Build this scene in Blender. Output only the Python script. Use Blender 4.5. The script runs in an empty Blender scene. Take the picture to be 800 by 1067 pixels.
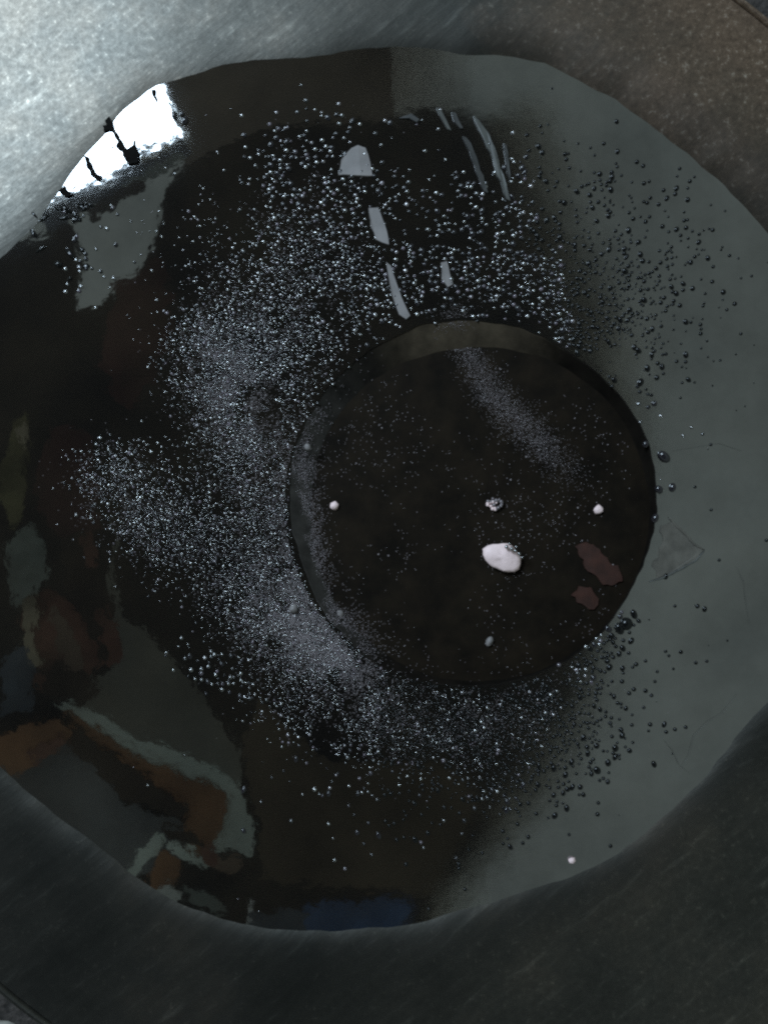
import bpy, math, random
from mathutils import Vector, noise

# ------------------------------------------------------------------ camera, world, light
sc = bpy.context.scene
C = sc.collection
K = 0.0003896          # metres per plan unit on the liquid surface (plan unit = fine grid over the pot)
PZ = 0.16               # pot height below the liquid level
CAMZ = 0.3116          # camera height above the liquid

cd = bpy.data.cameras.new('camera'); cam = bpy.data.objects.new('camera', cd); C.objects.link(cam)
cam.location = (0, 0, CAMZ); cam.rotation_euler = (0, 0, 0)
cd.sensor_fit = 'VERTICAL'; cd.sensor_height = 24; cd.sensor_width = 18
cd.lens = 24 * 800 / 1067
cd.clip_start = 0.01; cd.clip_end = 50
sc.camera = cam

w = bpy.data.worlds.new('World'); sc.world = w; w.use_nodes = True
bg = w.node_tree.nodes['Background']
bg.inputs[0].default_value = (0.82, 1.0, 0.97, 1); bg.inputs[1].default_value = 0.225

LAMPZ = 1.2
ld = bpy.data.lights.new('window_light', 'AREA'); ld.shape = 'RECTANGLE'
ld.size = 0.75; ld.size_y = 0.62; ld.energy = 38.0; ld.color = (0.66, 0.84, 1.0)
lamp = bpy.data.objects.new('window_light', ld); C.objects.link(lamp)

sc.render.engine = 'CYCLES'; sc.cycles.pixel_filter_type = 'BLACKMAN_HARRIS'; sc.cycles.use_denoising = False; sc.cycles.filter_width = 2.3   # soft phone lens
vs = sc.view_settings
vs.view_transform = 'Standard'; vs.look = 'None'; vs.exposure = 0; vs.gamma = 1; vs.use_curve_mapping = False

random.seed(7)
def P(px, py, z=0.0):
    return Vector(((px - 400) * K, (533.5 - py) * K, z))
def over(px, py, H):           # a spot overhead whose mirror image lies at this plan spot of the liquid
    s = (CAMZ + H) / CAMZ
    v = P(px, py); return Vector((v.x * s, v.y * s, H))

# place the window light: near corner, then along / across
c0 = over(192, 142, LAMPZ); u = Vector((-145, -72, 0)).normalized(); v_ = Vector((-u.y, u.x, 0)) * -1
if v_.y < 0: v_ = -v_
ctr = c0 + u * ld.size * 0.5 + v_ * ld.size_y * 0.5
lamp.location = ctr
lamp.rotation_euler = (0, 0, math.atan2(u.y, u.x))

# ------------------------------------------------------------------ materials
def nodes(name):
    m = bpy.data.materials.new(name); m.use_nodes = True
    nt = m.node_tree; b = nt.nodes['Principled BSDF']
    return m, nt, b
def N(nt, t, **kw):
    n = nt.nodes.new(t)
    for k, v in kw.items():
        if k in n.inputs: n.inputs[k].default_value = v
        else: setattr(n, k, v)
    return n
def ramp(nt, fac, stops):
    r = nt.nodes.new('ShaderNodeValToRGB')
    el = r.color_ramp.elements
    while len(el) < len(stops): el.new(0.5)
    for e, (p, c) in zip(el, stops):
        e.position = p; e.color = (*c, 1) if len(c) == 3 else c
    nt.links.new(fac, r.inputs[0]); return r
def coords(nt, scale=(1, 1, 1), rot=0):
    t = nt.nodes.new('ShaderNodeTexCoord'); mp = nt.nodes.new('ShaderNodeMapping')
    mp.inputs['Scale'].default_value = scale; mp.inputs['Rotation'].default_value = (0, 0, rot)
    nt.links.new(t.outputs['Object'], mp.inputs[0]); return mp.outputs[0]
def noise_tex(nt, co, scale, detail=4, rough=0.55):
    n = N(nt, 'ShaderNodeTexNoise'); n.inputs['Scale'].default_value = scale
    n.inputs['Detail'].default_value = detail; n.inputs['Roughness'].default_value = rough
    nt.links.new(co, n.inputs['Vector']); return n.outputs[0]
def bump(nt, b, h, strength, dist, prev=None):
    n = nt.nodes.new('ShaderNodeBump'); n.inputs['Strength'].default_value = strength; n.inputs['Distance'].default_value = dist
    nt.links.new(h, n.inputs['Height'])
    if prev: nt.links.new(prev.outputs[0], n.inputs['Normal'])
    nt.links.new(n.outputs[0], b.inputs['Normal']); return n

def mat_simple(name, col, rough=0.6, var=0.35, scale=300, ior=1.45, metallic=0, bmp=0.3, dist=0.0004):
    m, nt, b = nodes(name)
    co = coords(nt); f = noise_tex(nt, co, scale)
    lo = tuple(c * (1 - var) for c in col); hi = tuple(min(1, c * (1 + var)) for c in col)
    r = ramp(nt, f, [(0.3, lo), (0.7, hi)]); nt.links.new(r.outputs[0], b.inputs['Base Color'])
    b.inputs['Roughness'].default_value = rough; b.inputs['IOR'].default_value = ior; b.inputs['Metallic'].default_value = metallic
    if bmp: bump(nt, b, f, bmp, dist)
    return m

def mat_metal():
    m, nt, b = nodes('worn_metal')
    co = coords(nt)
    f1 = noise_tex(nt, co, 14, 6, 0.65); f2 = noise_tex(nt, co, 430, 5, 0.7)
    base = ramp(nt, f1, [(0.32, (0.066, 0.065, 0.058)), (0.50, (0.096, 0.091, 0.080)), (0.66, (0.132, 0.117, 0.098))])
    spk = ramp(nt, f2, [(0.36, (0.80, 0.80, 0.80)), (0.60, (1, 1, 1)), (0.72, (1.8, 1.75, 1.7))])
    mx = N(nt, 'ShaderNodeMix', data_type='RGBA', blend_type='MULTIPLY'); mx.inputs[0].default_value = 1
    nt.links.new(base.outputs[0], mx.inputs[6]); nt.links.new(spk.outputs[0], mx.inputs[7])
    # scouring streaks
    cs0 = coords(nt, (1, 1, 1), math.radians(-38)); mp2 = nt.nodes.new('ShaderNodeMapping'); mp2.inputs['Scale'].default_value = (45, 260, 60); nt.links.new(cs0, mp2.inputs[0]); cs = mp2.outputs[0]; f3 = noise_tex(nt, cs, 1.0, 5, 0.6)
    st = ramp(nt, f3, [(0.40, (0.88, 0.88, 0.88)), (0.60, (1, 1, 1)), (0.74, (1.7, 1.7, 1.7))])
    mx2 = N(nt, 'ShaderNodeMix', data_type='RGBA', blend_type='MULTIPLY'); mx2.inputs[0].default_value = 0.9
    nt.links.new(mx.outputs[2], mx2.inputs[6]); nt.links.new(st.outputs[0], mx2.inputs[7])
    # a brownish scorched patch on one side of the brim
    tc = nt.nodes.new('ShaderNodeTexCoord'); ds = N(nt, 'ShaderNodeVectorMath', operation='DISTANCE')
    nt.links.new(tc.outputs['Object'], ds.inputs[0]); ds.inputs[1].default_value = (0.150, 0.212, PZ)
    fd = noise_tex(nt, co, 35, 5, .65)
    ma = N(nt, 'ShaderNodeMath', operation='MULTIPLY_ADD'); nt.links.new(fd, ma.inputs[0]); ma.inputs[1].default_value = .09; nt.links.new(ds.outputs['Value'], ma.inputs[2])
    k = ramp(nt, ma.outputs[0], [(.07, (1, 1, 1)), (.165, (0, 0, 0))])
    st2 = ramp(nt, f2, [(.35, (0.13, 0.090, 0.064)), (.58, (0.24, 0.166, 0.118)), (.70, (.55, .45, .37))])
    mx3 = N(nt, 'ShaderNodeMix', data_type='RGBA'); nt.links.new(k.outputs[0], mx3.inputs[0])
    nt.links.new(mx2.outputs[2], mx3.inputs[6]); nt.links.new(st2.outputs[0], mx3.inputs[7])
    nt.links.new(mx3.outputs[2], b.inputs['Base Color'])
    mm = N(nt, 'ShaderNodeMapRange'); nt.links.new(k.outputs[0], mm.inputs[0]); mm.inputs[3].default_value = .88; mm.inputs[4].default_value = .72
    nt.links.new(mm.outputs[0], b.inputs['Metallic'])
    rr = ramp(nt, f2, [(0.3, (0.45, 0.45, 0.45)), (0.7, (0.38, 0.38, 0.38))]); nt.links.new(rr.outputs[0], b.inputs['Roughness'])
    n1 = bump(nt, b, f2, 0.07, 0.0005); bump(nt, b, f3, 0.16, 0.0006, n1)
    return m

def mat_water():
    m, nt, b = nodes('dark_liquid')
    co = coords(nt)
    f = noise_tex(nt, co, 22, 4, 0.5)
    r = ramp(nt, f, [(0.35, (0.0075, 0.0064, 0.0058)), (0.65, (0.016, 0.0125, 0.0092))])
    nt.links.new(r.outputs[0], b.inputs['Base Color'])
    # a greasy film: thicker and duller towards one side, uneven everywhere
    fl = noise_tex(nt, co, 12, 7, .68)
    mi = N(nt, 'ShaderNodeMapRange'); nt.links.new(fl, mi.inputs[0]); mi.inputs[1].default_value = .3; mi.inputs[2].default_value = .7
    mi.inputs[3].default_value = 2.5; mi.inputs[4].default_value = 3.8; nt.links.new(mi.outputs[0], b.inputs['IOR'])
    tc = nt.nodes.new('ShaderNodeTexCoord'); sp = nt.nodes.new('ShaderNodeSeparateXYZ'); nt.links.new(tc.outputs['Object'], sp.inputs[0])
    wob = N(nt, 'ShaderNodeMath', operation='MULTIPLY_ADD'); nt.links.new(fl, wob.inputs[0]); wob.inputs[1].default_value = .06; nt.links.new(sp.outputs[0], wob.inputs[2])
    mrg = N(nt, 'ShaderNodeMapRange'); nt.links.new(wob.outputs[0], mrg.inputs[0]); mrg.inputs[1].default_value = .02; mrg.inputs[2].default_value = .085
    mrg.inputs[3].default_value = .030; mrg.inputs[4].default_value = .10; nt.links.new(mrg.outputs[0], b.inputs['Roughness'])
    f2 = noise_tex(nt, co, 50, 3, 0.5)
    f3 = noise_tex(nt, co, 210, 2, 0.5)
    n1 = bump(nt, b, f2, 0.05, 0.0012); bump(nt, b, f3, 0.035, 0.0003, n1)
    return m

def mat_bubble():
    m, nt, b = nodes('bubble_film')
    g = nt.nodes.new('ShaderNodeNewGeometry')
    r = ramp(nt, g.outputs['Random Per Island'], [(0.0, (0.006, 0.006, 0.007)), (0.75, (0.020, 0.017, 0.021)), (1.0, (0.20, 0.165, 0.195))])
    nt.links.new(r.outputs[0], b.inputs['Base Color'])
    mr = N(nt, 'ShaderNodeMapRange'); wn = N(nt, 'ShaderNodeTexWhiteNoise', noise_dimensions='1D')
    nt.links.new(g.outputs['Random Per Island'], wn.inputs['W']); pw = N(nt, 'ShaderNodeMath', operation='POWER'); nt.links.new(wn.outputs['Value'], pw.inputs[0]); pw.inputs[1].default_value = 2.6; nt.links.new(pw.outputs[0], mr.inputs[0])
    mr.inputs[3].default_value = 1.6; mr.inputs[4].default_value = 6.5
    nt.links.new(mr.outputs[0], b.inputs['IOR'])
    b.inputs['Roughness'].default_value = 0.05
    return m
def mat_dishwall():
    """dark wall with a pale band on its left and a brown one at the back"""
    m, nt, b = nodes('banded_dish_wall')
    tc = nt.nodes.new('ShaderNodeTexCoord'); sp = nt.nodes.new('ShaderNodeSeparateXYZ'); nt.links.new(tc.outputs['Object'], sp.inputs[0])
    at = N(nt, 'ShaderNodeMath', operation='ARCTAN2'); nt.links.new(sp.outputs[1], at.inputs[0]); nt.links.new(sp.outputs[0], at.inputs[1])
    ad = N(nt, 'ShaderNodeMath', operation='MULTIPLY_ADD'); nt.links.new(at.outputs[0], ad.inputs[0]); ad.inputs[1].default_value = 1 / (2 * math.pi); ad.inputs[2].default_value = .5
    # 0 = -x side, .5 = +x, .75 = +y
    d = (.008, .006, .0045); pl = (.046, .042, .038); br = (.062, .048, .033)
    r = ramp(nt, ad.outputs[0], [(0.0, pl), (0.09, pl), (0.17, d), (0.655, d), (0.72, br), (0.80, br), (0.845, (.012, .010, .008)), (0.90, (.03, .027, .024)), (0.94, pl)])
    f = noise_tex(nt, coords(nt), 120, 5, .6)
    g = ramp(nt, f, [(.3, (.55, .55, .55)), (.7, (1.4, 1.4, 1.4))])
    mx = N(nt, 'ShaderNodeMix', data_type='RGBA', blend_type='MULTIPLY'); mx.inputs[0].default_value = 1
    nt.links.new(r.outputs[0], mx.inputs[6]); nt.links.new(g.outputs[0], mx.inputs[7]); nt.links.new(mx.outputs[2], b.inputs['Base Color'])
    b.inputs['Roughness'].default_value = .75; b.inputs['IOR'].default_value = 1.2
    return m
def mat_dark_gloss():
    m, nt, b = nodes('dark_bubble_film')
    b.inputs['Base Color'].default_value = (0.007, 0.007, 0.007, 1)
    b.inputs['Roughness'].default_value = 0.06; b.inputs['IOR'].default_value = 1.4
    return m
def mat_foam():
    m, nt, b = nodes('fine_foam')
    b.inputs['Base Color'].default_value = (0.20, 0.168, 0.175, 1)
    b.inputs['Roughness'].default_value = 0.25; b.inputs['IOR'].default_value = 1.8
    return m
def mat_sheet(name, col, var=0.15):          # added translucent sheets that tint the mirrored tones
    m = bpy.data.materials.new(name); m.use_nodes = True; nt = m.node_tree
    nt.nodes.remove(nt.nodes['Principled BSDF'])
    t = nt.nodes.new('ShaderNodeBsdfTranslucent')
    f = noise_tex(nt, coords(nt), 3.0, 4)
    r = ramp(nt, f, [(0.3, tuple(c * (1 - var) for c in col)), (0.7, tuple(c * (1 + var) for c in col))])
    nt.links.new(r.outputs[0], t.inputs[0]); nt.links.new(t.outputs[0], nt.nodes['Material Output'].inputs[0])
    return m

M = dict(metal=mat_metal(), water=mat_water(), bubble=mat_bubble(), foam=mat_foam(),
    silhouette_slab=mat_simple('dark_silhouette', (0.02, 0.018, 0.016), 0.8, scale=8),
    dark=mat_simple('dark_crust', (0.005, 0.0045, 0.004), 0.9, ior=1.2),
    dish=mat_simple('dark_dish', (0.0098, 0.0066, 0.0038), 0.7, 0.5, 90, ior=1.2, bmp=0.4, dist=0.0005),
    dishwall=mat_dishwall(),
    white=mat_simple('white_solid', (0.95, 0.72, 0.70), 0.6, 0.06, 260, bmp=0.4, dist=0.001),
    pale=mat_simple('pale_matte', (0.215, 0.195, 0.19), 0.5, 0.2, 90),
    filmscrap=mat_simple('brownish_film', (0.115, 0.105, 0.090), 0.3, 0.3, 160),
    paledim=mat_simple('dim_matte', (0.045, 0.044, 0.042), 0.4, 0.25, 120),
    palegreen=mat_simple('pale_green_matte', (0.085, 0.085, 0.078), 0.4, 0.2, 120),
    brown=mat_simple('brown_strip', (0.15, 0.075, 0.03), 0.6, 0.45, 180),
    darkbrown=mat_simple('dark_brown_strip', (0.03, 0.018, 0.012), 0.6, 0.4, 180),
    red=mat_simple('red_brown_skin', (0.085, 0.045, 0.035), 0.6, 0.5, 150),
    leaf=mat_simple('reddish_leaf', (0.040, 0.0135, 0.0085), 0.6, 0.3, 200),
    yellow=mat_simple('yellow_green_strip', (0.12, 0.11, 0.05), 0.6, 0.5, 90),
    blue=mat_simple('blue_scrap', (0.035, 0.055, 0.12), 0.5, 0.45, 120),
    ground=mat_simple('dark_soil', (0.05, 0.042, 0.038), 0.9, 0.7, 220, bmp=0.8, dist=0.003),
    pebble=mat_simple('pale_stone', (0.30, 0.28, 0.25), 0.8, 0.4, 120),
    o_grey=mat_simple('grey_piece', (0.20, 0.21, 0.22), .8, .3, 6), o_pale=mat_simple('pale_piece', (0.78, 0.85, 0.78), .8, .1, 6),
    o_white=mat_simple('white_piece', (0.88, 0.9, 0.86), .8, .05, 6), o_brown=mat_simple('brown_beam', (0.36, 0.175, 0.085), .8, .3, 8),
    o_dark=mat_simple('blackened_beam', (0.05, 0.035, 0.025), .8, .3, 8), o_red=mat_simple('red_piece', (0.22, 0.10, 0.07), .8, .5, 9),
    o_blue=mat_simple('blue_piece', (0.08, 0.15, 0.31), .8, .5, 9), o_tan=mat_simple('tan_piece', (0.50, 0.42, 0.30), .8, .3, 9),
    o_mid=mat_simple('mid_grey_piece', (0.30, 0.33, 0.30), .8, .45, 10), o_yellow=mat_simple('yellow_piece', (0.20, 0.18, 0.09), .8, .6, 14),
    o_umber=mat_simple('umber_piece', (0.12, 0.09, 0.06), .8, .3, 5), o_slate=mat_simple('slate_piece', (0.10, 0.12, 0.15), .8, .5, 8),
    o_maroon=mat_simple('maroon_piece', (0.085, 0.035, 0.03), .8, .6, 9), o_tan_dim=mat_simple('dull_tan_piece', (0.26, 0.18, 0.13), .8, .4, 9), dark_gloss=mat_dark_gloss(), sheet_top=mat_sheet('brown_sheet', (0.44, 0.40, 0.37)),
    sheet_fade=mat_sheet('clear_sheet', (0.88, 0.87, 0.86), .06), sheet_edge=mat_sheet('thin_sheet', (0.80, 0.79, 0.77), .08),
    sheet_grey=mat_sheet('grey_sheet', (0.45, 0.44, 0.41)),
    sheet_brown=mat_sheet('brown_tone_sheet', (0.10, 0.08, 0.055)),
)

# ------------------------------------------------------------------ helpers
def mesh_obj(name, verts, faces, mat, parent=None, smooth=True, loc=None):
    me = bpy.data.meshes.new(name); me.from_pydata(verts, [], faces); me.update()
    if smooth:
        for p in me.polygons: p.use_smooth = True
    me.materials.append(mat)
    o = bpy.data.objects.new(name, me); C.objects.link(o)
    if parent: o.parent = parent
    if loc: o.location = loc
    return o
def tag(o, label=None, cat=None, group=None, kind=None):
    if label: o['label'] = label
    if cat: o['category'] = cat
    if group: o['group'] = group
    if kind: o['kind'] = kind
    return o
def empty(name, loc=(0, 0, 0)):
    o = bpy.data.objects.new(name, None); C.objects.link(o); o.location = loc; o.empty_display_size = 0.01; return o

def loft(loops, close=True):
    n = len(loops[0]); vs_, fs = [], []
    for lp in loops: vs_ += [tuple(p) for p in lp]
    for i in range(len(loops) - 1):
        for j in range(n):
            a = i * n + j; b = i * n + (j + 1) % n
            fs.append((a, b, b + n, a + n))
    return vs_, fs
def densify(pts, step, jag, seed, closed=True):
    """outline with extra points and an uneven edge"""
    out = []; n = len(pts); rng = random.Random(seed)
    for i in range(n if closed else n - 1):
        a = Vector(pts[i]).to_2d() if len(pts[i]) > 2 else Vector(pts[i]); b = Vector(pts[(i + 1) % n])
        L = (b - a).length; k = max(1, int(L / step)); nrm = Vector((-(b - a).y, (b - a).x)) / max(L, 1e-6)
        for q in range(k):
            p = a.lerp(b, q / k)
            if q or jag: p = p + nrm * rng.uniform(-jag, jag)
            out.append((p.x, p.y))
    return out
def slab_pts(top, bot):
    n = len(top); v = [tuple(p) for p in top] + [tuple(p) for p in bot]
    f = [tuple(range(n)), tuple(range(2 * n - 1, n - 1, -1))]
    for i in range(n):
        j = (i + 1) % n; f.append((i, i + n, j + n, j))
    return v, f
def area2(pts):
    return sum(pts[i][0] * pts[(i + 1) % len(pts)][1] - pts[(i + 1) % len(pts)][0] * pts[i][1] for i in range(len(pts)))
def scrap(name, pts, mat, label=None, cat=None, group=None, z=0.0008, th=0.0010, step=6, jag=1.2, seed=1, parent=None, crown=0.0004):
    """a thin floating piece: uneven outline, softly crowned top, real thickness"""
    o2 = densify(pts, step, jag, seed)
    if area2(o2) > 0: o2 = o2[::-1]
    cx = sum(p[0] for p in o2) / len(o2); cy = sum(p[1] for p in o2) / len(o2)
    org = P(cx, cy, 0)
    top = []; bot = []
    for i, (x, y) in enumerate(o2):
        q = P(x, y, 0) - org
        dz = noise.noise(Vector((x * .05, y * .05, seed))) * crown
        top.append((q.x, q.y, z + dz)); bot.append((q.x, q.y, z - th))
    v, f = slab_pts(top, bot)
    o = mesh_obj(name, v, f, mat, parent, smooth=False, loc=org if not parent else org - parent.location)
    if label: tag(o, label, cat, group)
    return o
def tube(name, pts, r, mat, label=None, cat=None, parent=None, group=None, z=0.0006, taper=0.4, seg=6, seed=3, zoff=None):
    org = P(*pts[0]); rng = random.Random(seed)
    cs = [P(*p, z if zoff is None else z + zoff[i]) - org for i, p in enumerate(pts)]
    fine = []
    for i in range(len(cs) - 1):
        for q in range(4): fine.append(cs[i].lerp(cs[i + 1], q / 4))
    fine.append(cs[-1]); loops = []
    n = len(fine)
    for i, c in enumerate(fine):
        d = (fine[min(i + 1, n - 1)] - fine[max(i - 1, 0)]).normalized()
        s = Vector((-d.y, d.x, 0)); up = Vector((0, 0, 1))
        t = i / (n - 1); rr = r * (1 - (1 - taper) * abs(2 * t - 1) ** 1.5) * rng.uniform(.75, 1.2)
        loops.append([c + (s * math.cos(a) + up * math.sin(a)) * rr for a in [2 * math.pi * k / seg for k in range(seg)]])
    v, f = loft(loops); f += [tuple(range(seg - 1, -1, -1)), tuple(range((n - 1) * seg, n * seg))]
    o = mesh_obj(name, v, f, mat, parent, loc=org if not parent else org - parent.location)
    if label: tag(o, label, cat, group)
    return o
def lump(name, px, py, rx, ry, rz, rot, mat, label=None, cat=None, group=None, z=0, seed=1, rough=0.22, seg=20, rings=10, parent=None, shape=None):
    """an irregular solid fragment"""
    vs_, fs = [], []
    for i in range(rings + 1):
        th = math.pi * i / rings
        for j in range(seg):
            ph = 2 * math.pi * j / seg
            d = Vector((math.sin(th) * math.cos(ph), math.sin(th) * math.sin(ph), math.cos(th)))
            s = 1 + rough * noise.noise(d * 1.4 + Vector((seed * 3.1, seed, 0))) + rough * .5 * noise.noise(d * 3.5 + Vector((seed, 0, seed)))
            if shape: s *= shape(ph)
            p = Vector((d.x * rx * K * s, d.y * ry * K * s, d.z * rz * K * s))
            c, sn = math.cos(rot), math.sin(rot)
            vs_.append((p.x * c - p.y * sn, p.x * sn + p.y * c, p.z))
    for i in range(1, rings - 1):
        for j in range(seg):
            a = i * seg + j; b = i * seg + (j + 1) % seg
            fs.append((a, a + seg, b + seg, b))
    tp, bt = len(vs_), len(vs_) + 1; vs_ += [vs_[0], vs_[rings * seg]]
    for j in range(seg):
        fs.append((tp, seg + j, seg + (j + 1) % seg)); fs.append((bt, (rings - 1) * seg + (j + 1) % seg, (rings - 1) * seg + j))
    loc = P(px, py, z)
    o = mesh_obj(name, vs_, fs, mat, parent, loc=loc if not parent else loc - parent.location)
    if label: tag(o, label, cat, group)
    return o

# ------------------------------------------------------------------ structure: ground, liquid, unseen added shapes above
NS = 288
CX, CY = 394, 510
edge_px = [(0,272),(30,240),(60,203),(90,160),(120,122),(165,90),(250,66),(330,58),(400,50),(480,54),(560,68),(620,92),(700,150),(750,190),(800,245),
           (838,310),(862,400),(870,500),(862,600),(835,690),(800,735),(770,765),(735,805),(700,845),(640,890),(560,925),(470,951),(390,968),(300,969),
           (220,955),(150,922),(100,880),(45,838),(0,800),(-40,730),(-66,640),(-72,520),(-60,420),(-35,330)]
pol = sorted((math.atan2(-(y - CY), x - CX), math.hypot(x - CX, y - CY)) for x, y in edge_px)
def redge(a):
    a = math.atan2(math.sin(a), math.cos(a)); n = len(pol)
    for i in range(n):
        a0, r0 = pol[i]; a1, r1 = pol[(i + 1) % n]
        if i == n - 1: a1 += 2 * math.pi
        aa = a if a >= a0 or i < n - 1 else a + 2 * math.pi
        if a0 <= aa <= a1:
            # catmull-rom in r
            rm = pol[i - 1][1]; r2 = pol[(i + 2) % n][1]; t = (aa - a0) / (a1 - a0)
            return 0.5 * ((2 * r0) + (-rm + r1) * t + (2 * rm - 5 * r0 + 4 * r1 - r2) * t * t + (-rm + 3 * r0 - 3 * r1 + r2) * t ** 3)
    return pol[0][1]
ANG = [2 * math.pi * j / NS for j in range(NS)]
_re = redge
def redge(a):
    c, s_ = math.cos(a), math.sin(a)
    return _re(a) + 4.5 * noise.noise(Vector((c * 7, s_ * 7, 2.2))) + 2.4 * noise.noise(Vector((c * 22, s_ * 22, 5.1)))
EDGE = [(CX + redge(a) * math.cos(a), CY - redge(a) * math.sin(a)) for a in ANG]

# ground
g = []; gf = []; GN = 40; GS = 1.6
for i in range(GN + 1):
    for j in range(GN + 1):
        x = (i / GN - .5) * GS; y = (j / GN - .5) * GS
        g.append((x, y, -0.16 + 0.006 * noise.noise(Vector((x * 9, y * 9, 0)))))
for i in range(GN):
    for j in range(GN):
        a = i * (GN + 1) + j; gf.append((a, a + GN + 1, a + GN + 2, a + 1))
tag(mesh_obj('ground', g, gf, M['ground']), kind='structure')

# dish outline (round, off centre)
DX, DY, DR = 491, 525, 193
def dish_r(a): return DR + 2.0 * math.sin(3 * a + 1) + 1.5 * math.sin(5 * a) + 2.6 * noise.noise(Vector((math.cos(a) * 5, math.sin(a) * 5, 7))) + 1.6 * noise.noise(Vector((math.cos(a) * 16, math.sin(a) * 16, 3)))
def ring_px(cx, cy, rf, z):
    return [P(cx + rf(a) * math.cos(a), cy - rf(a) * math.sin(a), z) for a in ANG]
# liquid surface : from dish wall to pot wall
def edge_from_dish(a):
    # ray from the dish centre to just inside the pot wall
    d = (math.cos(a), -math.sin(a)); lo, hi = 0, 900
    for _ in range(30):
        mid = (lo + hi) / 2; x = DX + d[0] * mid; y = DY + d[1] * mid
        aa = math.atan2(-(y - CY), x - CX)
        if math.hypot(x - CX, y - CY) < redge(aa) + 3: lo = mid
        else: hi = mid
    return lo
inner = [dish_r(a) - 2 for a in ANG]; outer = [edge_from_dish(a) for a in ANG]
loops = []
for t in [0, .01, .06, .12, .2, .3, .4, .5, .6, .7, .8, .9, 1]:
    loops.append([P(DX + (i_ + (o_ - i_) * t) * math.cos(a), DY - (i_ + (o_ - i_) * t) * math.sin(a), 0) for a, i_, o_ in zip(ANG, inner, outer)])
v, f = loft(loops)
tag(mesh_obj('water', v, f, M['water']), kind='structure')

# added dark slabs overhead, standing in for a leaning person's mirrored silhouette
def overhead_panel(name, pts, H, mat, parent=None, th=0.03, jag=0, seed=1, step=40):
    o2 = densify(pts, step, jag, seed)
    if area2(o2) > 0: o2 = o2[::-1]
    top = [over(x, y, H) + Vector((0, 0, th)) for x, y in o2]; bot = [over(x, y, H) for x, y in o2]
    vv, ff = slab_pts(top, bot)
    return mesh_obj(name, vv, ff, mat, parent, smooth=False)
def sheet(name, pts, H, mat, parent=None, jag=0, seed=1, step=30):
    return overhead_panel(name, pts, H, mat, parent, 0.002, jag, seed, step)
SLABZ = 1.6
main = [(172,196),(190,176),(240,150),(300,130),(400,119),(470,113),(505,126),(528,170),(548,225),(575,270),(600,330),(622,420),(632,520),(622,640),(602,720),(560,795),(500,870),(455,935),(430,1000),(420,1500),
        (-900,1500),(-900,262),(20,250),(70,232),(82,262),(75,322),(100,318),(140,285),(165,240)]
# split the dark slab around the lower left gap: parts left and right of it
right_part = [p for p in main[:20]] + [(265,1500),(262,895),(262,840),(246,782),(216,722),(190,692),(128,642),(122,600),(126,562),(118,540),(0,540),(-900,540),(-900,262),(20,250),(70,232),(82,262),(75,322),(100,318),(140,285),(165,240)]
silhouette_slab = overhead_panel('silhouette_slab', right_part, SLABZ, M['silhouette_slab'], jag=5, seed=4, step=26)
tag(silhouette_slab, kind='structure')
left_part = [(112,552),(110,524),(-900,520),(-900,1500),(264,1500),(262,896),(230,880),(140,800),(60,736),(108,704),(112,660)]
b2 = overhead_panel('silhouette_part', left_part, SLABZ + .005, M['silhouette_slab'], silhouette_slab, jag=5, seed=5, step=26)
s1 = sheet('tone_sheet', [(160,20),(-60,-300),(412,-300),(409,125),(400,124),(300,140),(180,200),(196,145),(168,86)], SLABZ + .06, M['sheet_top'], silhouette_slab, 3, 6)
HZ = SLABZ - .03
def hang(name, pts, mat, k, jag=3, step=9):  # added pieces overhead, each shaped and coloured for one mirrored patch
    return overhead_panel(name, pts, HZ - .012 * k, M[mat], silhouette_slab, 0.008, jag, 80 + k, step)
hang('mirrored_piece', [(60,760),(90,770),(130,835),(196,860),(190,900),(130,915),(60,860),(0,815),(-40,790)], 'o_grey', 0)
hang('beam', [(57,734),(72,731),(100,742),(130,760),(165,778),(205,795),(238,806),(254,820),(258,845),(263,872),(262,892),(244,888),(222,886),(214,818),(180,806),(150,790),(118,772),(88,752)], 'o_pale', 1)
hang('beam', [(66,742),(92,754),(120,774),(150,792),(182,808),(214,818),(237,830),(235,856),(224,874),(218,892),(200,890),(188,880),(192,860),(196,840),(170,822),(132,800),(100,778),(76,764)], 'o_brown', 2)
hang('beam', [(60,752),(80,762),(104,780),(134,800),(170,822),(196,840),(193,852),(170,842),(130,832),(104,806),(80,784)], 'o_dark', 3)
hang('beam', [(-20,776),(40,752),(62,748),(76,764),(70,776),(40,792),(26,806),(12,804),(-20,800)], 'o_brown', 4)
hang('mirrored_piece', [(26,786),(60,768),(74,772),(64,782),(36,798)], 'o_red', 5)
hang('mirrored_piece', [(160,868),(174,872),(166,886),(156,896),(146,910),(138,924),(122,922),(132,906),(148,890)], 'o_pale', 6, 4, 6)
hang('mirrored_piece', [(166,896),(178,890),(188,900),(184,914),(176,926),(158,926),(152,914)], 'o_brown', 7, 4, 6)
hang('mirrored_piece', [(166,926),(176,920),(188,930),(188,942),(174,942)], 'o_white', 8, 4, 6)
hang('mirrored_piece', [(176,878),(192,885),(216,898),(218,905),(196,898),(180,888)], 'o_pale', 9, 2, 6)
hang('mirrored_piece', [(208,884),(222,882),(230,894),(224,902),(210,898)], 'o_red', 10, 3, 6)
hang('mirrored_tint', [(300,966),(312,950),(338,935),(372,938),(400,935),(426,938),(430,958),(404,985),(330,990),(300,980)], 'o_blue', 11, 4)
hang('mirrored_tint', [(22,640),(32,624),(48,612),(66,620),(86,640),(100,664),(104,690),(92,716),(66,728),(40,716),(28,684)], 'o_red', 12)
hang('mirrored_piece', [(24,620),(34,610),(40,640),(34,668),(44,690),(34,700),(24,670)], 'o_tan', 13)
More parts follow.
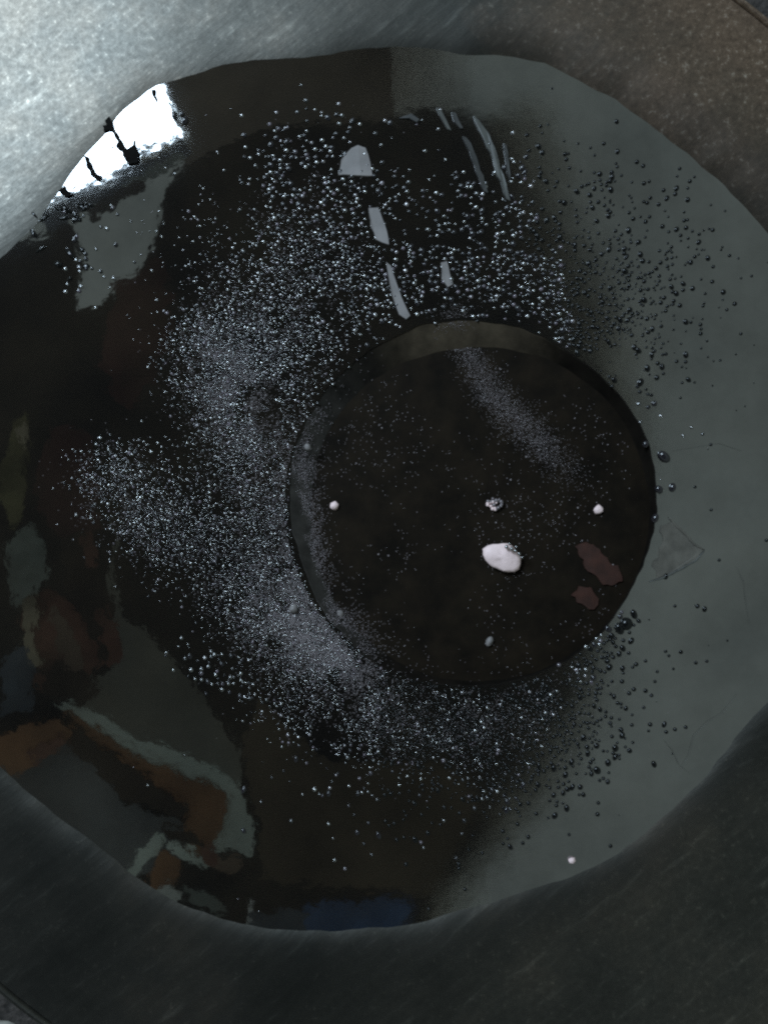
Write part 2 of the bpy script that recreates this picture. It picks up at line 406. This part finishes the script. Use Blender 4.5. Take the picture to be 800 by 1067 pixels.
hang('mirrored_piece', [(64,556),(98,552),(100,590),(112,620),(124,670),(118,694),(104,684),(88,640),(70,612)], 'o_dark', 14)
hang('mirrored_piece', [(10,560),(34,545),(46,570),(46,600),(32,618),(18,636),(8,600)], 'o_mid', 15)
hang('mirrored_piece', [(12,440),(26,428),(30,448),(26,490),(24,530),(12,552),(-4,520),(2,480)], 'o_yellow', 16)
hang('mirrored_piece', [(18,446),(24,440),(28,452),(24,468)], 'o_tan', 17, 1, 6)
hang('mirrored_piece', [(270,725),(330,790),(470,800),(500,830),(455,935),(380,925),(275,920),(266,840),(250,780)], 'o_umber', 18)
e1 = [(520,120),(532,172),(550,228),(578,275),(600,332),(618,420),(622,510)]; e2 = [(612,640),(598,720),(560,795),(500,870),(455,935),(436,1000)]
for k_, w1 in enumerate([10, 24, 40, 58]):  # added sheets that soften the mirrored dark edge in steps
    sheet('tone_sheet', [(x - 60, y + 20) for x, y in e1] + [(x + w1 * .95, y - w1 * .3) for x, y in e1[::-1]], SLABZ + .05 + .02 * k_, M['sheet_edge'], silhouette_slab, 6, 140 + k_, 16)
    sheet('tone_sheet', [(x - 50, y - 30) for x, y in e2] + [(x + w1 * .5, y + w1 * .32) for x, y in e2[::-1]], SLABZ + .05 + .02 * k_, M['sheet_edge'], silhouette_slab, 6, 150 + k_, 16)
for k_, w1 in enumerate([410, 422, 436, 452, 470, 492]):  # added sheets that fade the mirrored top strip sideways
    sheet('tone_sheet', [(395,-300),(w1,-300),(w1,100),(w1 - 6,128),(395,128)], SLABZ + .14 + .02 * k_, M['sheet_fade'], silhouette_slab, 4, 160 + k_, 16)
LZ = LAMPZ - .02
def under_window(pts, mat, k, jag=2, step=8):  # added strips that break up the mirrored window's lower edge
    return overhead_panel('mirrored_strip', pts, LZ - .01 * k, M[mat], silhouette_slab, 0.006, jag * 1.9, 120 + k, step * .7)
under_window([(40,222),(72,205),(100,192),(128,176),(138,170),(142,160),(188,141),(196,147),(197,158),(170,172),(140,186),(112,206),(84,226),(50,240)], 'o_slate', 0, 3)
under_window([(138,170),(144,160),(160,152),(186,143),(190,150),(164,161),(146,171)], 'o_tan', 1, 1.5)
under_window([(128,190),(150,176),(182,162),(192,158),(194,163),(172,174),(150,190),(130,200)], 'o_mid', 2)
under_window([(92,224),(112,206),(134,194),(150,190),(152,195),(128,206),(104,224),(94,230)], 'o_dark', 3)
hang('mirrored_tint', [(40,470),(66,440),(92,450),(104,500),(100,556),(62,560),(44,530)], 'o_maroon', 36, 7)
hang('mirrored_tint', [(120,300),(170,270),(180,330),(160,400),(130,430),(108,380)], 'o_maroon', 37, 7)
hang('mirrored_piece', [(262,955),(290,945),(322,950),(318,985),(262,980)], 'o_slate', 27, 4)
hang('mirrored_piece', [(104,640),(112,632),(122,660),(124,690),(112,696)], 'o_red', 28, 4, 7)
hang('mirrored_piece', [(40,700),(70,690),(100,712),(92,730),(60,732)], 'o_dark', 29, 4, 7)
hang('mirrored_piece', [(50,640),(58,632),(72,660),(84,690),(78,704),(62,680)], 'o_tan_dim', 30, 4, 7)
hang('mirrored_piece', [(84,560),(98,556),(98,588),(90,592)], 'o_red', 31, 3, 7)
hang('mirrored_piece', [(170,860),(200,866),(214,880),(196,884),(176,874)], 'o_dark', 32, 3, 7)
hang('mirrored_piece', [(226,892),(244,890),(250,905),(236,914),(224,906)], 'o_tan_dim', 33, 3, 7)
hang('mirrored_piece', [(190,925),(220,935),(240,950),(222,952),(196,940)], 'o_mid', 34, 3, 7)
hang('mirrored_piece', [(0,690),(26,672),(40,700),(30,740),(0,750)], 'o_slate', 35, 4, 7)
s2 = sheet('tone_sheet', [(60,520),(140,520),(280,800),(280,920),(200,920),(40,740)], SLABZ + .10, M['sheet_grey'], silhouette_slab, 0, 7)

# ------------------------------------------------------------------ the pot
pot = empty('metal_pot', (0, 0, -0.16))
tag(pot, 'worn grey metal pot with a wide dull brim, filled with dark liquid', 'pot')
RC = P(404, 535); R_OUT = 0.2445
def rout(a): return R_OUT * (1 + (.06 if math.cos(a + math.pi / 4) > 0 else .16) * math.cos(a + math.pi / 4) ** 2)
def brim_loop(t, z, dent=0.0006):
    out = []
    for a, (ex, ey) in zip(ANG, EDGE):
        e = P(ex, ey); o = Vector((RC.x + rout(a) * math.cos(a), RC.y + rout(a) * math.sin(a), 0))
        p = e.lerp(o, t)
        ul = max(0, math.cos(a - math.radians(128))) ** 2       # the lip flattens out on the far left
        ur = max(0, math.cos(a - math.radians(42))) ** 4
        z_ = z * (1 - .72 * ul) + ur * .0046 * min(1, t / .22) ** 1.2 * (1 if t < .25 else max(.4, 1 - (t - .25) * .6))
        p.z = z_ + PZ + dent * 2 * noise.noise(Vector((p.x * 16, p.y * 16, 1.3))) * min(1, t * 6)
        out.append(p)
    return out
# inner wall below the liquid up to the brim
wl = []
for sc_, z in [(.30, -.150), (.62, -.148), (.80, -.12), (.93, -.06), (.985, -.02), (1.0, 0.0)]:
    lp = []
    for (ex, ey) in EDGE:
        e = P(ex, ey); c = P(CX, CY); p = c + (e - c) * sc_; p.z = z + PZ; lp.append(p)
    wl.append(lp)
v, f = loft(wl); mesh_obj('inner_wall', v, [tuple(reversed(q)) for q in f] and f, M['metal'], pot)
bl = [brim_loop(t, z) for t, z in [(0, 0), (.02, .0007), (.06, .0016), (.12, .0024), (.20, .0029), (.3, .0033), (.42, .0037), (.55, .0042), (.68, .0048), (.80, .0054), (.90, .0060), (.96, .0066)]]
v, f = loft(bl); mesh_obj('brim', v, f, M['metal'], pot)
rl = []
for k in range(9):
    a2 = math.pi * (1.0 - k / 8 * 1.35)
    rl.append([p for p in brim_loop(.985 + .022 * math.cos(a2), .0062 + .0022 * math.sin(a2))])
v, f = loft(rl); mesh_obj('rolled_rim', v, f, M['metal'], pot)
ol = []
for sc_, z in [(1.0, .0048), (.93, .000), (.84, -.03), (.79, -.09), (.70, -.145), (.5, -.157), (.05, -.158)]:
    ol.append([Vector((RC.x + rout(a) * sc_ * math.cos(a), RC.y + rout(a) * sc_ * math.sin(a), z + PZ)) for a in ANG])
v, f = loft(ol); mesh_obj('outer_wall', v, f, M['metal'], pot)

# ------------------------------------------------------------------ the round dish in the middle
dish = empty('round_dish', P(DX, DY, -0.012))
tag(dish, 'round dark dish sunk level with the liquid, ringed by bubbles', 'dish')
def dl(px, py, rf, z): return [p - dish.location for p in ring_px(px, py, rf, z)]
FX, FY = 502, 536
floor_r = lambda a: 178 + 2.0 * math.sin(2 * a + .5) + 7 * max(0, math.cos(a - math.radians(140))) ** 8 + 1.6 * noise.noise(Vector((math.cos(a) * 6, math.sin(a) * 6, 2)))
v, f = loft([dl(DX, DY, lambda a: dish_r(a) + 1.0, -.006), dl(DX, DY, lambda a: dish_r(a) + 1.0, -.0010), dl(DX, DY, lambda a: dish_r(a) - .6, -.0003), dl(DX, DY, lambda a: dish_r(a) - 2.0, -.0003), dl(DX, DY, lambda a: dish_r(a) - 3, -.0004)])
mesh_obj('rim', v, f, M['dishwall'], dish)
wl = []
for t in [0, .25, .5, .75, 1]:
    cx = DX + (FX - DX) * t; cy = DY + (FY - DY) * t
    wl.append(dl(cx, cy, lambda a, t=t: (dish_r(a) - 3) * (1 - t) + floor_r(a) * t, -.0004 - .0053 * t))
v, f = loft(wl); mesh_obj('inner_wall', v, f, M['dishwall'], dish)
fl = [dl(FX, FY, lambda a, s=s: floor_r(a) * s, -.0057 - .0012 * (1 - s)) for s in [1, .97, .9, .75, .5, .25, .02]]
v, f = loft(fl); f.append(tuple(range(6 * NS, 7 * NS))); mesh_obj('floor', v, f, M['dish'], dish)
v, f = loft([dl(DX, DY, lambda a: dish_r(a) + 1.0, -.006), dl(DX, DY, lambda a: dish_r(a) * .93, -.011), dl(DX, DY, lambda a: dish_r(a) * .1, -.0118)])
mesh_obj('underside', v, f, M['dish'], dish)
DZ = -.0062

# ------------------------------------------------------------------ white bits
wf = empty('white_fragment', P(525, 581, DZ)); tag(wf, 'largest white fragment, lying in the dark round dish with a frothy edge', 'fragment')
lump('solid', 525, 581, 19, 15.5, 4.5, math.radians(-22), M['white'], z=DZ + .0022, seed=5, rough=.22, parent=wf,
     shape=lambda ph: 1 + .10 * math.cos(2 * ph) + .10 * math.cos(3 * ph + 2.2))
for k, (x, y, r) in enumerate([(528,570,2.2),(533,572,2.4),(537,574,2.0),(541,577,2.2),(544,581,1.8),(531,567,1.6),(538,570,1.6)]):
    lump('froth_bubble', x, y, r, r, r, 0, M['bubble'], z=DZ + .0052, seed=k, rough=.05, seg=8, rings=6, parent=wf)
for (x, y, rx, ry, z, lab, sd) in [
    (347.5, 527, 4.6, 4.6, DZ, 'small round white crumb near the left side of the dark dish', 11),
    (627, 531, 4.8, 5.2, DZ, 'small pointed white crumb near the right side of the dark dish', 12),
    (511.5, 671, 4.0, 5.0, DZ, 'small dull white crumb in the bottom part of the dark dish', 13),
    (595, 895.5, 3.8, 2.6, 0, 'tiny bright white chip afloat by the lower right pot wall', 14),
    (306, 634, 5.0, 4.2, 0, 'dull whitish crumb among froth, left of the two below the dish edge', 15),
    (353, 642, 5.0, 4.2, DZ, 'dull whitish crumb in the froth at the lower left dish edge', 16),
    (321, 466, 3.6, 3.6, 0, 'tiny pale crumb on the left dish wall', 17)]:
    dull = sd in (13, 15, 16, 17)
    lump('white_crumb', x, y, rx, ry, 3.2, sd * .7, M['pale'] if dull else M['white'], lab, 'crumb', 'white crumbs', z=z + .0008, seed=sd, rough=.35, seg=12, rings=8)
fc = empty('froth_clump', P(517, 525, DZ)); tag(fc, 'little clump of white froth above the largest white fragment', 'froth')
rr = random.Random(3)
for k in range(26):
    a = rr.uniform(0, 6.28); q = rr.random() ** .5
    r = rr.uniform(1.2, 2.2)
    lump('froth_bubble', 517 + 8.5 * q * math.cos(a), 525 + 6 * q * math.sin(a), r, r, r, 0, M['white' if k % 3 == 0 else 'foam'], z=DZ + .0006, seed=k, rough=.05, seg=8, rings=5, parent=fc)

# ------------------------------------------------------------------ pale patches at the top
scrap('pale_patch', [(352,183),(356,168),(366,155),(373,152),(381,155),(386,170),(388,184)], M['pale'], 'largest pale grey patch, rounded trapezoid, near the top of the bubbles', 'patch', 'pale patches', jag=.6, seed=2)
scrap('pale_patch', [(384,218),(394,217),(401,235),(405,256),(392,250),(386,236)], M['pale'], 'slanted pale grey patch below the rounded trapezoid patch', 'patch', 'pale patches', jag=.8, seed=3)
scrap('pale_patch', [(402,274),(407,278),(414,300),(427,329),(423,333),(416,328),(406,300)], M['pale'], 'long thin curved pale patch ending at the top dish edge', 'patch', 'pale patches', jag=.6, seed=4)
scrap('pale_patch', [(459,274),(466,273),(472,297),(467,299),(460,291)], M['pale'], 'short dim pale patch right of the long thin curved one', 'patch', 'pale patches', jag=.9, seed=5)
SH = 'ripple streaks'  # reflected ripple streaks, modelled as thin floating pieces
scrap('ripple_streak', [(493,121),(499,126),(509,142),(517,160),(521,176),(527,192),(531,210),(527,208),(521,190),(515,178),(511,160),(504,148),(498,136)], M['palegreen'], 'longest curved ripple streak at the upper right end of the dark patch', 'ripple streak', SH, jag=.8, seed=6)
scrap('ripple_streak', [(454,113),(459,116),(465,126),(470,136),(466,135),(461,126)], M['palegreen'], 'short ripple streak at the top edge, left of the other streaks', 'ripple streak', SH, jag=.7, seed=7)
scrap('ripple_streak', [(481,143),(486,144),(493,157),(498,172),(503,184),(508,202),(504,200),(498,186),(494,172),(489,158)], M['paledim'], 'dim thin ripple streak between two brighter streaks at the top', 'ripple streak', SH, jag=.7, seed=8)
scrap('ripple_streak', [(415,124),(428,120),(437,126),(434,128),(426,124)], M['paledim'], 'small curled ripple streak at the top centre', 'ripple streak', SH, jag=.5, seed=9)

scrap('ripple_streak', [(470,117),(474,119),(482,134),(479,135),(473,127)], M['paledim'], 'faint stubby ripple streak between the short and the longest streak', 'ripple streak', SH, jag=.6, seed=15)
scrap('ripple_streak', [(524,150),(527,152),(530,170),(531,188),(528,180),(526,166)], M['paledim'], 'faint ripple streak just right of the longest one', 'ripple streak', SH, jag=.6, seed=16)
# reddish leaf bits in the dish
scrap('leaf_fragment', [(602,570),(610,566),(622,567),(632,580),(650,594),(652,606),(640,612),(628,608),(614,592)], M['leaf'], 'larger reddish brown leaf fragment at the right side of the dish', 'leaf', 'leaf fragments', z=DZ + .0012, jag=1.8, step=4, seed=10)
scrap('leaf_fragment', [(598,622),(606,612),(618,614),(628,626),(622,636),(612,634)], M['leaf'], 'smaller reddish brown leaf fragment below the larger one in the dish', 'leaf', 'leaf fragments', z=DZ + .0012, jag=1.8, step=4, seed=11)

# film scrap right of the dish, with raised folds
fs_ = scrap('film_scrap', [(688,548),(700,543),(712,556),(733,572),(722,584),(700,597),(684,602),(680,590),(688,570)], M['filmscrap'], 'crumpled dull film scrap touching the right dish edge', 'film scrap', z=.0003, jag=2.2, step=5, seed=12)
tube('fold', [(696,539),(704,549),(714,557),(722,567),(733,573)], .0005, M['filmscrap'], parent=fs_, z=.0004)
tube('fold', [(733,574),(724,584),(708,593),(690,602),(676,606)], .0005, M['palegreen'], parent=fs_, z=.0004)

# thin fibres on the right
tube('fibre', [(768,722),(752,742),(736,752),(722,766),(716,788),(708,800)], .00005, M['paledim'], 'long wavy dark fibre afloat near the right pot wall', 'fibre', group='fibres')
tube('fibre', [(690,770),(700,782),(706,796),(718,806)], .00005, M['paledim'], 'short dark fibre at the lower right, crossing the long one', 'fibre', group='fibres')
tube('fibre', [(766,590),(774,606),(776,626),(780,650)], .00005, M['paledim'], 'faint fibre on the grey reflection right of the film scrap', 'fibre', group='fibres')
tube('fibre', [(700,470),(724,466),(748,462),(772,470)], .00005, M['paledim'], 'faint level fibre right of the dish above the film scrap', 'fibre', group='fibres')

# ------------------------------------------------------------------ dark crust along the bright reflection
CR = 'crust pieces by the bright reflection'
crust = [
 ([(110,126),(115,122),(119,130),(122,138),(127,147),(134,157),(139,152),(141,146),(143,156),(146,160),(141,167),(131,165),(127,158),(122,154),(124,149),(118,139),(113,133)], 'twisted dark crust strip standing out in the bright reflection'),
 ([(158,95),(163,94),(162,99),(165,103),(163,107)], 'small dark crust piece at the right end of the bright reflection'),
 ([(88,163),(93,165),(96,172),(101,181),(107,184),(104,190),(97,185),(92,176)], 'curled dark crust piece left of the twisted strip'),
 ([(62,199),(68,194),(71,199),(76,203),(70,206)], 'dark crust lump at the lower left end of the bright reflection'),
 ([(108,132),(114,130),(116,136),(110,138)], 'tiny dark crust crumb touching the twisted strip'),
 ([(128,163),(138,166),(146,163),(144,170),(134,172)], 'blunt dark crust piece at the foot of the twisted strip'),
]
for i, (p, lab) in enumerate(crust):
    scrap('crust_piece', p, M['dark'], lab, 'crust', CR, z=.0009, jag=.9, step=2.5, seed=20 + i)
rr = random.Random(9)
for i in range(20):
    t = rr.random(); x = 34 + 70 * t + rr.uniform(-12, 12); y = 236 - 30 * t + (rr.uniform(-8, 20) if i < 14 else rr.uniform(20, 85))
    lump('scum_fleck', x, y, rr.uniform(2.5, 7), rr.uniform(1.6, 3.2), 1.6, rr.uniform(-.9, .9), M['dark_gloss'], 'small dark fleck of scum at the left end of the bright reflection', 'fleck', 'dark flecks near the upper left wall', seed=50 + i, rough=.7, seg=12, rings=6)

lump('pebble', 10, 1062, 26, 14, 12, .3, M['pebble'], 'pale lump at the bottom left corner, on the pot rim', 'stone', z=.011, seed=8, rough=.4)

# ------------------------------------------------------------------ bubbles
def dome_mesh(seg=10, rings=4):
    vs_ = []; fs = []
    for i in range(rings):
        th = math.radians(100) * (1 - i / rings) if i == 0 else math.radians(90) * (1 - i / rings)
        for j in range(seg):
            a = 2 * math.pi * j / seg
            vs_.append((math.sin(th) * math.cos(a), math.sin(th) * math.sin(a), math.cos(th)))
    vs_.append((0, 0, 1))
    for i in range(rings - 1):
        for j in range(seg):
            a = i * seg + j; b = i * seg + (j + 1) % seg
            fs.append((a, b, b + seg, a + seg))
    t = len(vs_) - 1
    for j in range(seg): fs.append(((rings - 1) * seg + j, (rings - 1) * seg + (j + 1) % seg, t))
    return vs_, fs

rng = random.Random(21)
cells = {}
def free(x, y, r):
    r *= .92; cx, cy = int(x // 8), int(y // 8)
    for i in (-1, 0, 1):
        for j in (-1, 0, 1):
            for (a, b, q) in cells.get((cx + i, cy + j), ()):
                if (a - x) ** 2 + (b - y) ** 2 < (0.86 * (q + r)) ** 2: return False
    return True
def in_water(x, y, m=6):
    if math.hypot(x - DX, y - DY) < DR - 2.5: return False
    return math.hypot(x - CX, y - CY) < redge(math.atan2(-(y - CY), x - CX)) - m
bubs = []
def add(x, y, r, chk=True):
    if not in_water(x, y) or (chk and not free(x, y, r)): return False
    cells.setdefault((int(x // 8), int(y // 8)), []).append((x, y, r)); bubs.append((x, y, r)); return True
def cluster(cx, cy, sx, sy, rot, n, rmin, rmax, pw=2.0, thr=-.35):
    c, s = math.cos(math.radians(rot)), math.sin(math.radians(rot))
    if rmax < 2.65: n = int(n * 1.45); rmin *= .52; rmax *= .80
    for _ in range(n):
        a = rng.gauss(0, .86) * sx; b = rng.gauss(0, .86) * sy
        x = cx + a * c - b * s; y = cy + a * s + b * c
        if noise.noise(Vector((x * .022, y * .022, 3.7))) + .55 * noise.noise(Vector((x * .075, y * .075, 1.7))) + rng.uniform(-.2, .2) < thr - .10: continue
        add(x, y, rmin + (rmax - rmin) * rng.random() ** pw)
# few big ones first
cluster(300, 165, 22, 18, 0, 60, 1.6, 2.9); cluster(390, 128, 40, 5, 0, 14, 2, 3)
cluster(395, 200, 60, 40, 0, 100, 1.4, 2.8); cluster(470, 220, 50, 40, 20, 130, 1.4, 2.9)
cluster(540, 250, 50, 40, 30, 230, 1.3, 2.9)
cluster(620, 335, 40, 48, 0, 700, 1.0, 2.9); cluster(625, 320, 45, 50, 10, 420, 1.8, 3.2); cluster(560, 300, 60, 25, 25, 380, 1.2, 2.9)
cluster(685, 275, 40, 55, 0, 170, 1.3, 3.0); cluster(635, 195, 50, 26, 10, 90, 1.5, 3.0); cluster(545,200,20,40,10,50,1.9,3.2)
cluster(655, 430, 14, 40, -10, 40, 2, 4)
cluster(330, 215, 40, 50, 10, 400, 1.5, 2.7); cluster(310, 290, 50, 40, 0, 800, 1.3, 2.5)
cluster(375, 300, 40, 32, -20, 420, 1.5, 2.8); cluster(450, 295, 60, 26, 0, 260, 1.5, 2.9)
cluster(235, 370, 36, 42, 10, 1500, 1.1, 2.3); cluster(255, 430, 30, 44, 0, 1200, 1.1, 2.2)
cluster(300, 370, 32, 40, 20, 800, 1.2, 2.3)
cluster(118, 495, 22, 22, 35, 330, 1.2, 2.5); cluster(160, 545, 34, 26, 38, 800, 1.1, 2.2)
cluster(225, 540, 45, 42, 20, 1200, 1.1, 2.2); cluster(270, 520, 28, 50, -5, 1000, 1.1, 2.1)
cluster(275, 625, 38, 32, 40, 1500, 1.0, 2.0); cluster(335, 690, 42, 26, 35, 1700, 1.0, 2.0)
cluster(400, 745, 50, 26, 15, 1700, 1.1, 2.2); cluster(490, 765, 50, 28, -5, 1200, 1.3, 2.5)
cluster(570, 735, 36, 26, -30, 700, 1.5, 2.9); cluster(625, 680, 16, 26, 20, 150, 1.8, 3.4)
cluster(560, 800, 60, 26, -25, 330, 1.5, 3.2); cluster(450, 815, 80, 24, 0, 170, 1.5, 2.8); cluster(600, 770, 30, 40, 0, 60, 2.0, 3.8)
cluster(430, 870, 90, 40, 0, 34, 1.8, 3.2); cluster(680, 700, 40, 70, 0, 24, 1.8, 3.0); cluster(310, 740, 40, 22, 30, 260, 1.2, 2.4)
cluster(230, 700, 30, 14, 30, 80, 1.5, 2.8); cluster(440, 640, 330, 330, 0, 90, 1.2, 2.6); cluster(210, 240, 50, 60, 0, 110, 1.3, 2.2)
cluster(740, 400, 40, 120, 0, 22, 1.5, 2.6); cluster(90, 260, 20, 30, 0, 30, 1.6, 2.8)
for x, y, r in [(182,121,3.6),(193,126,3.8),(190,119,2.6),(691,476,6),(686,510,4.5),(652,650,7),(700,508,4),(660,640,4),(645,655,5),(682,540,4)]: add(x, y, r, False)

bubs.sort(key=lambda b: -b[2])
dv, df = dome_mesh(12, 5)
def is_darkened(x, y):
    # darker bubble copy over the grey: its dark mirroring is put into the material
    if y > 700 and x > 395 and noise.noise(Vector((x * 3.3, y * 3.3, 4))) > -.12: return True
    b_ = 550 + .28 * (y - 200) if y < 420 else 640 - .50 * (y - 640)
    return x + 45 * noise.noise(Vector((x * .03, y * .03, 1))) > b_
bc_ = bpy.data.meshes.new('darkened_bubble'); bc_.from_pydata(dv, [], df); bc_.materials.append(M['dark_gloss'])
for p in bc_.polygons: p.use_smooth = True
bm_ = bpy.data.meshes.new('bubble'); bm_.from_pydata(dv, [], df); bm_.materials.append(M['bubble'])
for p in bm_.polygons: p.use_smooth = True
MARKS = [(370,168,'beside the rounded trapezoid patch'),(393,236,'beside the slanted pale patch'),(413,305,'beside the long thin curved patch'),(465,285,'beside the short dim pale patch'),
  (300,165,'in the sparse group left of the rounded trapezoid patch'),(400,122,'along the top edge of the dark patch'),(510,150,'between the ripple streaks at the top'),(300,260,'in the dense froth left of the pale patches'),
  (540,235,'in the sparkling group below the ripple streaks'),(560,310,'by the upper right dish edge'),(640,185,'in the loose scatter highest on the right'),(690,240,'in the loose scatter on the far upper right'),
  (630,310,'in the dark-looking crowd right of the dish top'),(700,350,'at the outer right fringe of the bubbles'),(665,420,'beside the right dish edge above the film scrap'),(690,500,'just above the crumpled film scrap'),
  (650,655,'at the lower right dish edge below the film scrap'),(570,735,'in the crowd below the lower right of the dish'),(490,775,'in the crowd straight below the dish'),(380,760,'below the brightest froth at the lower left of the dish'),
  (600,800,'in the dark-looking scatter at the lower right'),(440,860,'among the few lone bubbles near the blue reflection'),(700,760,'near the wavy fibre at the lower right'),(120,500,'in the left arm of the froth'),(230,700,'at the lower left fringe of the froth'),
  (188,122,'at the right end of the bright reflection'),(100,260,'on the grey reflection below the bright one'),(230,240,'in the sparse area at the upper left of the froth')]
def zone(x, y, r):
    m = min(MARKS, key=lambda q: (q[0] - x) ** 2 + (q[1] - y) ** 2)[2]
    return ('larger' if r > 2.75 else 'medium') + ' round bubble ' + m, 'large bubbles ' + m
for (x, y, r) in bubs[:300]:
    o = bpy.data.objects.new('bubble', bc_ if is_darkened(x, y) else bm_); C.objects.link(o)
    o.location = P(x, y, 0); o.scale = (r * K * rng.uniform(.8, 1.0), r * K * rng.uniform(.95, 1.4), r * K * rng.uniform(.75, .95)); o.rotation_euler = (0, 0, rng.uniform(-.6, .9))
    tag(o, zone(x, y, r)[0], 'bubble', zone(x, y, r)[1])
def swarm(name, items, seg, rings, mat, zf=.85, z0=None):
    tv, tf = dome_mesh(seg, rings); V, F = [], []
    for it in items:
        x, y, r = it[:3]; z = it[3] if len(it) > 3 else 0
        c = P(x, y, z); n0 = len(V); s = r * K
        V += [(c.x + p[0] * s, c.y + p[1] * s, c.z + p[2] * s * zf) for p in tv]
        F += [tuple(i + n0 for i in q) for q in tf]
    return mesh_obj(name, V, F, mat)
o = swarm('small_bubbles', [b for b in bubs[300:] if not is_darkened(b[0], b[1])], 8, 4, M['bubble'])
o2 = swarm('small_darkened_bubbles', [b for b in bubs[300:] if is_darkened(b[0], b[1])], 8, 4, M['dark_gloss'])
tag(o2, 'scatter of small dark-looking bubbles on the grey reflection right of the dish', 'bubbles', kind='stuff')
tag(o, 'swarm of small glinting bubbles round the dark dish', 'bubbles', kind='stuff')

# fine froth: tiny bubbles packed in clouds, some drifting over the dish edge
fr = []
def froth(cx, cy, sx, sy, rot, n, r0=.45, r1=.85, thr=-.1):
    c, s = math.cos(math.radians(rot)), math.sin(math.radians(rot))
    for _ in range(n):
        a = rng.gauss(0, 1) * sx; b = rng.gauss(0, 1) * sy
        x = cx + a * c - b * s; y = cy + a * s + b * c
        if noise.noise(Vector((x * .05, y * .05, 8.1))) + rng.uniform(-.3, .3) < thr: continue
        d = math.hypot(x - DX, y - DY); z = 0
        if abs(d - DR) < 1.5: continue
        if d < DR:
            z = -.0057 - .0012 * (1 - math.hypot(x - FX, y - FY) / 179)
            for q in range(21):
                t = q / 20
                if math.hypot(x - DX - (FX - DX) * t, y - DY - (FY - DY) * t) > (DR - 3) * (1 - t) + 179 * t:
                    z = -.0004 - .0053 * t; break
        elif not in_water(x, y, 10): continue
        fr.append((x, y, rng.uniform(r0, r1), z))
F0 = dict(r0=.32, r1=.62)
froth(228, 372, 22, 34, 10, 4200, .3, .6, -.2); froth(250, 420, 20, 34, 0, 3400, .3, .6, -.2); froth(262, 480, 24, 40, -5, 2000, **F0); froth(312, 260, 34, 50, 10, 1400, **F0); froth(300, 350, 40, 40, 0, 1500, **F0)
froth(318, 655, 36, 24, 35, 8500, .3, .64, -.3); froth(352, 685, 26, 14, 30, 3200, .32, .66, -.25); froth(312, 560, 13, 54, -6, 6500, .3, .62, -.35); froth(278, 615, 34, 30, 30, 2600, **F0); froth(322, 470, 8, 34, 8, 900, **F0)
froth(420, 745, 64, 22, 8, 1800, **F0); froth(530, 745, 45, 20, -12, 1000, **F0); froth(160, 545, 44, 22, 36, 1600, **F0); froth(120, 495, 22, 20, 30, 500, **F0)
for (x, y, sx, sy, r, n) in [(480,342,10,9,60,260),(492,366,15,8,60,420),(508,395,18,8,60,480),(526,420,18,9,52,520),(548,442,17,9,45,560),(572,465,16,9,42,480),(594,490,14,8,40,200)]:
    froth(x - 4, y - 4, sx * 1.15, sy * 1.15, r, int(n * 1.7), .26, .48, -.7)
o = swarm('fine_froth', fr, 5, 2, M['foam']); tag(o, 'cloudy patches of very fine froth drifting beside and over the dish', 'froth', kind='stuff')

# specks settled in the dish
sp = []
for _ in range(2600):
    a = rng.uniform(0, 6.283); q = 174 * rng.random() ** .5
    x = FX + q * math.cos(a); y = FY + q * math.sin(a)
    if noise.noise(Vector((x * .012, y * .012, 5))) + rng.uniform(-.35, .35) < 0.02 + (x - 470) * .0009: continue
    sp.append((x, y, rng.uniform(.35, .8) if rng.random() < .97 else rng.uniform(.9, 1.4), -.0057 - .0012 * (1 - q / 179)))
o = swarm('settled_specks', sp, 5, 2, M['foam'], 1.0); tag(o, 'fine pale specks settled on the dark dish floor', 'specks', kind='stuff')
